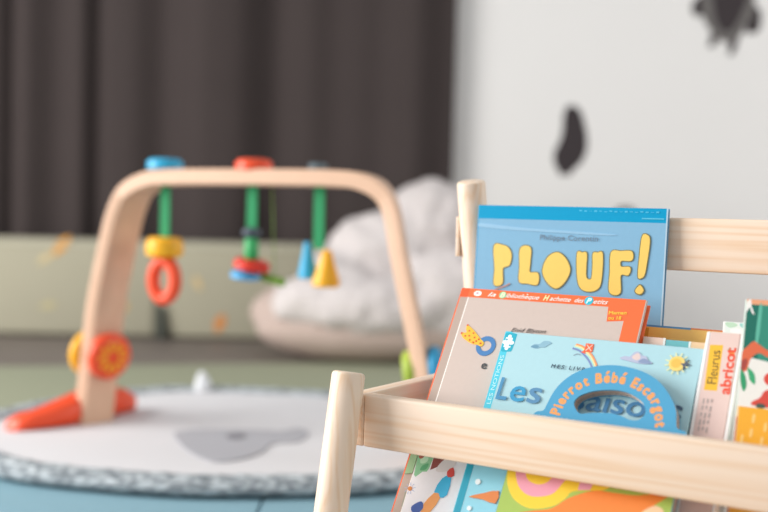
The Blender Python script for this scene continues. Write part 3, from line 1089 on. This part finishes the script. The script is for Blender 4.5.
# ---- green jungle book at the right edge
o, fc, h = book('dark green picture book with red fruit and yellow lower band at the right edge', .3304, .0851, .1087, 12, .17, .016, '176E5E', 'E9A077', 'D8E6DC', 'F3E4D4', .0024, .25)
H_ = -h * 1000
p = Print('printed_picture', fc, h)
p.rect(0, 170, 0, -4.4, 'EBA57C')
p.poly([(0, -3), (3.4, 0), (4.4, -6), (7.4, -13), (4.6, -11), (3, -7), (0, -12)], 'F4F1EC', 2)
p.rect(13, 170, -4.4, -56, '2F8C76')
p.poly([(10.6, -6), (13.4, -7), (12.2, -43), (9.8, -43)], '5FB79F', 2)
p.poly([(0, -54), (10, -50), (40, -54), (90, -50), (170, -60), (170, -92), (0, -92)], 'EDEBE4', 2)
p.poly([(0, -46), (4.4, -40), (9.0, -35.6), (15, -39), (26, -43), (60, -40), (60, -46), (26, -49), (14, -45), (7.4, -51), (5.4, -60), (0, -62)], 'DE6B45', 3)
p.poly([(0, -53), (5, -51), (4, -59), (0, -62)], 'A8463C', 2)
p.poly([(-.2, -60), (3.8, -64), (6.2, -73), (4.0, -78.4), (1, -71)], '2E9A68', 3)
p.poly([(5.6, -58.1), (11.6, -63), (12.8, -71.6), (8.8, -69), (7, -64)], '3BA873', 3)
p.poly([(12, -86), (18, -82), (21.2, -76.2), (30, -74), (40, -80), (40, -88), (24.7, -90), (12, -89)], 'D64A3C', 3)
p.disc(25, -66, 5.4, 'DB4A3A').disc(19, -89, 4, '46564E', 2.2)
p.rect(0, 170, -91, H_, 'F3B02F')
p.rect(0, 1.6, -91, H_, 'F6D9B0')
for x_, y_ in ((14, -100), (13, -112), (24, -106), (6, -118), (22, -118), (34, -100)):
    p.poly([(x_ - 1, y_ - 3), (x_ + 1, y_ - 3.4), (x_ + 1.6, y_ + 3), (x_ - .4, y_ + 3.6)], 'F8CF7C', 2)
p.rect(-.0, .9, -100, H_, 'D8623C')
p.done()

# ---- row of books behind: only their upper edges show
o, fc, h = book('wide ochre picture book, its top edge showing right of the tall blue book', .2078, .1725, .0712, 12, .0920, .012, 'FFCB6E', 'E48C4C', 'C98B3C', 'E2A86A', .002)
p = Print('printed_band', fc, h)
p.rect(0, 50, 0, -1.9, '5C97C4').rect(50, 92, 0, -1.5, 'E5814A').rect(0, 9, -3, -19, 'D79B3E').done()
for (lab, u, w, c_, dz) in (('small pale pink board book peeking up behind the pale blue book', .2262, .0205, 'EACDBD', 0), ('small teal board book peeking up between the pink and cream books', .2476, .0230, '6FB9BE', -.0012),
                        ('small cream board book peeking up beside the narrow white spine', .2714, .0190, 'EBC9A0', -.0012)):
    o, fc, h = book(lab, u, .1319, .064 + dz, 16, w, .011, c_, c_, c_, 'F2EBE0', .002, grp='small board books in the back row')
    p = Print('printed_edge', fc, h)
    p.rect(w * 1000 - 2.2, w * 1000 - .2, 0, -60, 'E9EEEA').done()
o, fc, h = book('mint and white patterned book, its corner showing above the narrow white spine', .2955, .1492, .0822, 8, .0300, .006, 'E9F2EC', 'DDEEE6', 'F4F4F0', 'F4EFE8', .002)
p = Print('printed_picture', fc, h)
p.poly([(1, -1), (8, -.6), (12, -3), (6, -5.4), (2, -4)], 'BFE0C4', 3).poly([(14, -1), (22, -.8), (29, -2), (29, -7), (20, -6), (15, -4)], '9FD8CF', 3).poly([(6, -7), (14, -6), (18, -10), (8, -11)], 'F8FBF8', 3).done()

# ------------------------------------------------------------------ light
w = bpy.data.worlds.new('daylight')
SC.world = w
w.use_nodes = True
bg = w.node_tree.nodes['Background']
bg.inputs['Color'].default_value = (.96, .98, 1.0, 1)
bg.inputs['Strength'].default_value = .58
def area(name, loc, target, sx, sy, power, col):
    l = bpy.data.lights.new(name, 'AREA')
    l.shape = 'RECTANGLE'
    l.size, l.size_y = sx, sy
    l.energy = power
    l.color = col
    o = bpy.data.objects.new(name, l)
    COL.objects.link(o)
    o.location = loc
    o.rotation_euler = (Vector(target) - Vector(loc)).to_track_quat('-Z', 'Y').to_euler()
    return o
area('window_daylight', (-3.0, 1.35, 1.2), (.4, 1.8, .35), 2.2, 1.8, 135, (1, .975, .95))
area('low_wall_fill', (3.2, 1.6, .9), (1.2, 4.0, .0), 1.4, 1.2, 31, (1, .98, .96))  # added fill lamp that lifts the lower back wall, no actual window

vs = SC.view_settings
vs.view_transform = 'Standard'
vs.look = 'None'
vs.gamma = 1
vs.exposure = 0.19
vs.use_curve_mapping = False
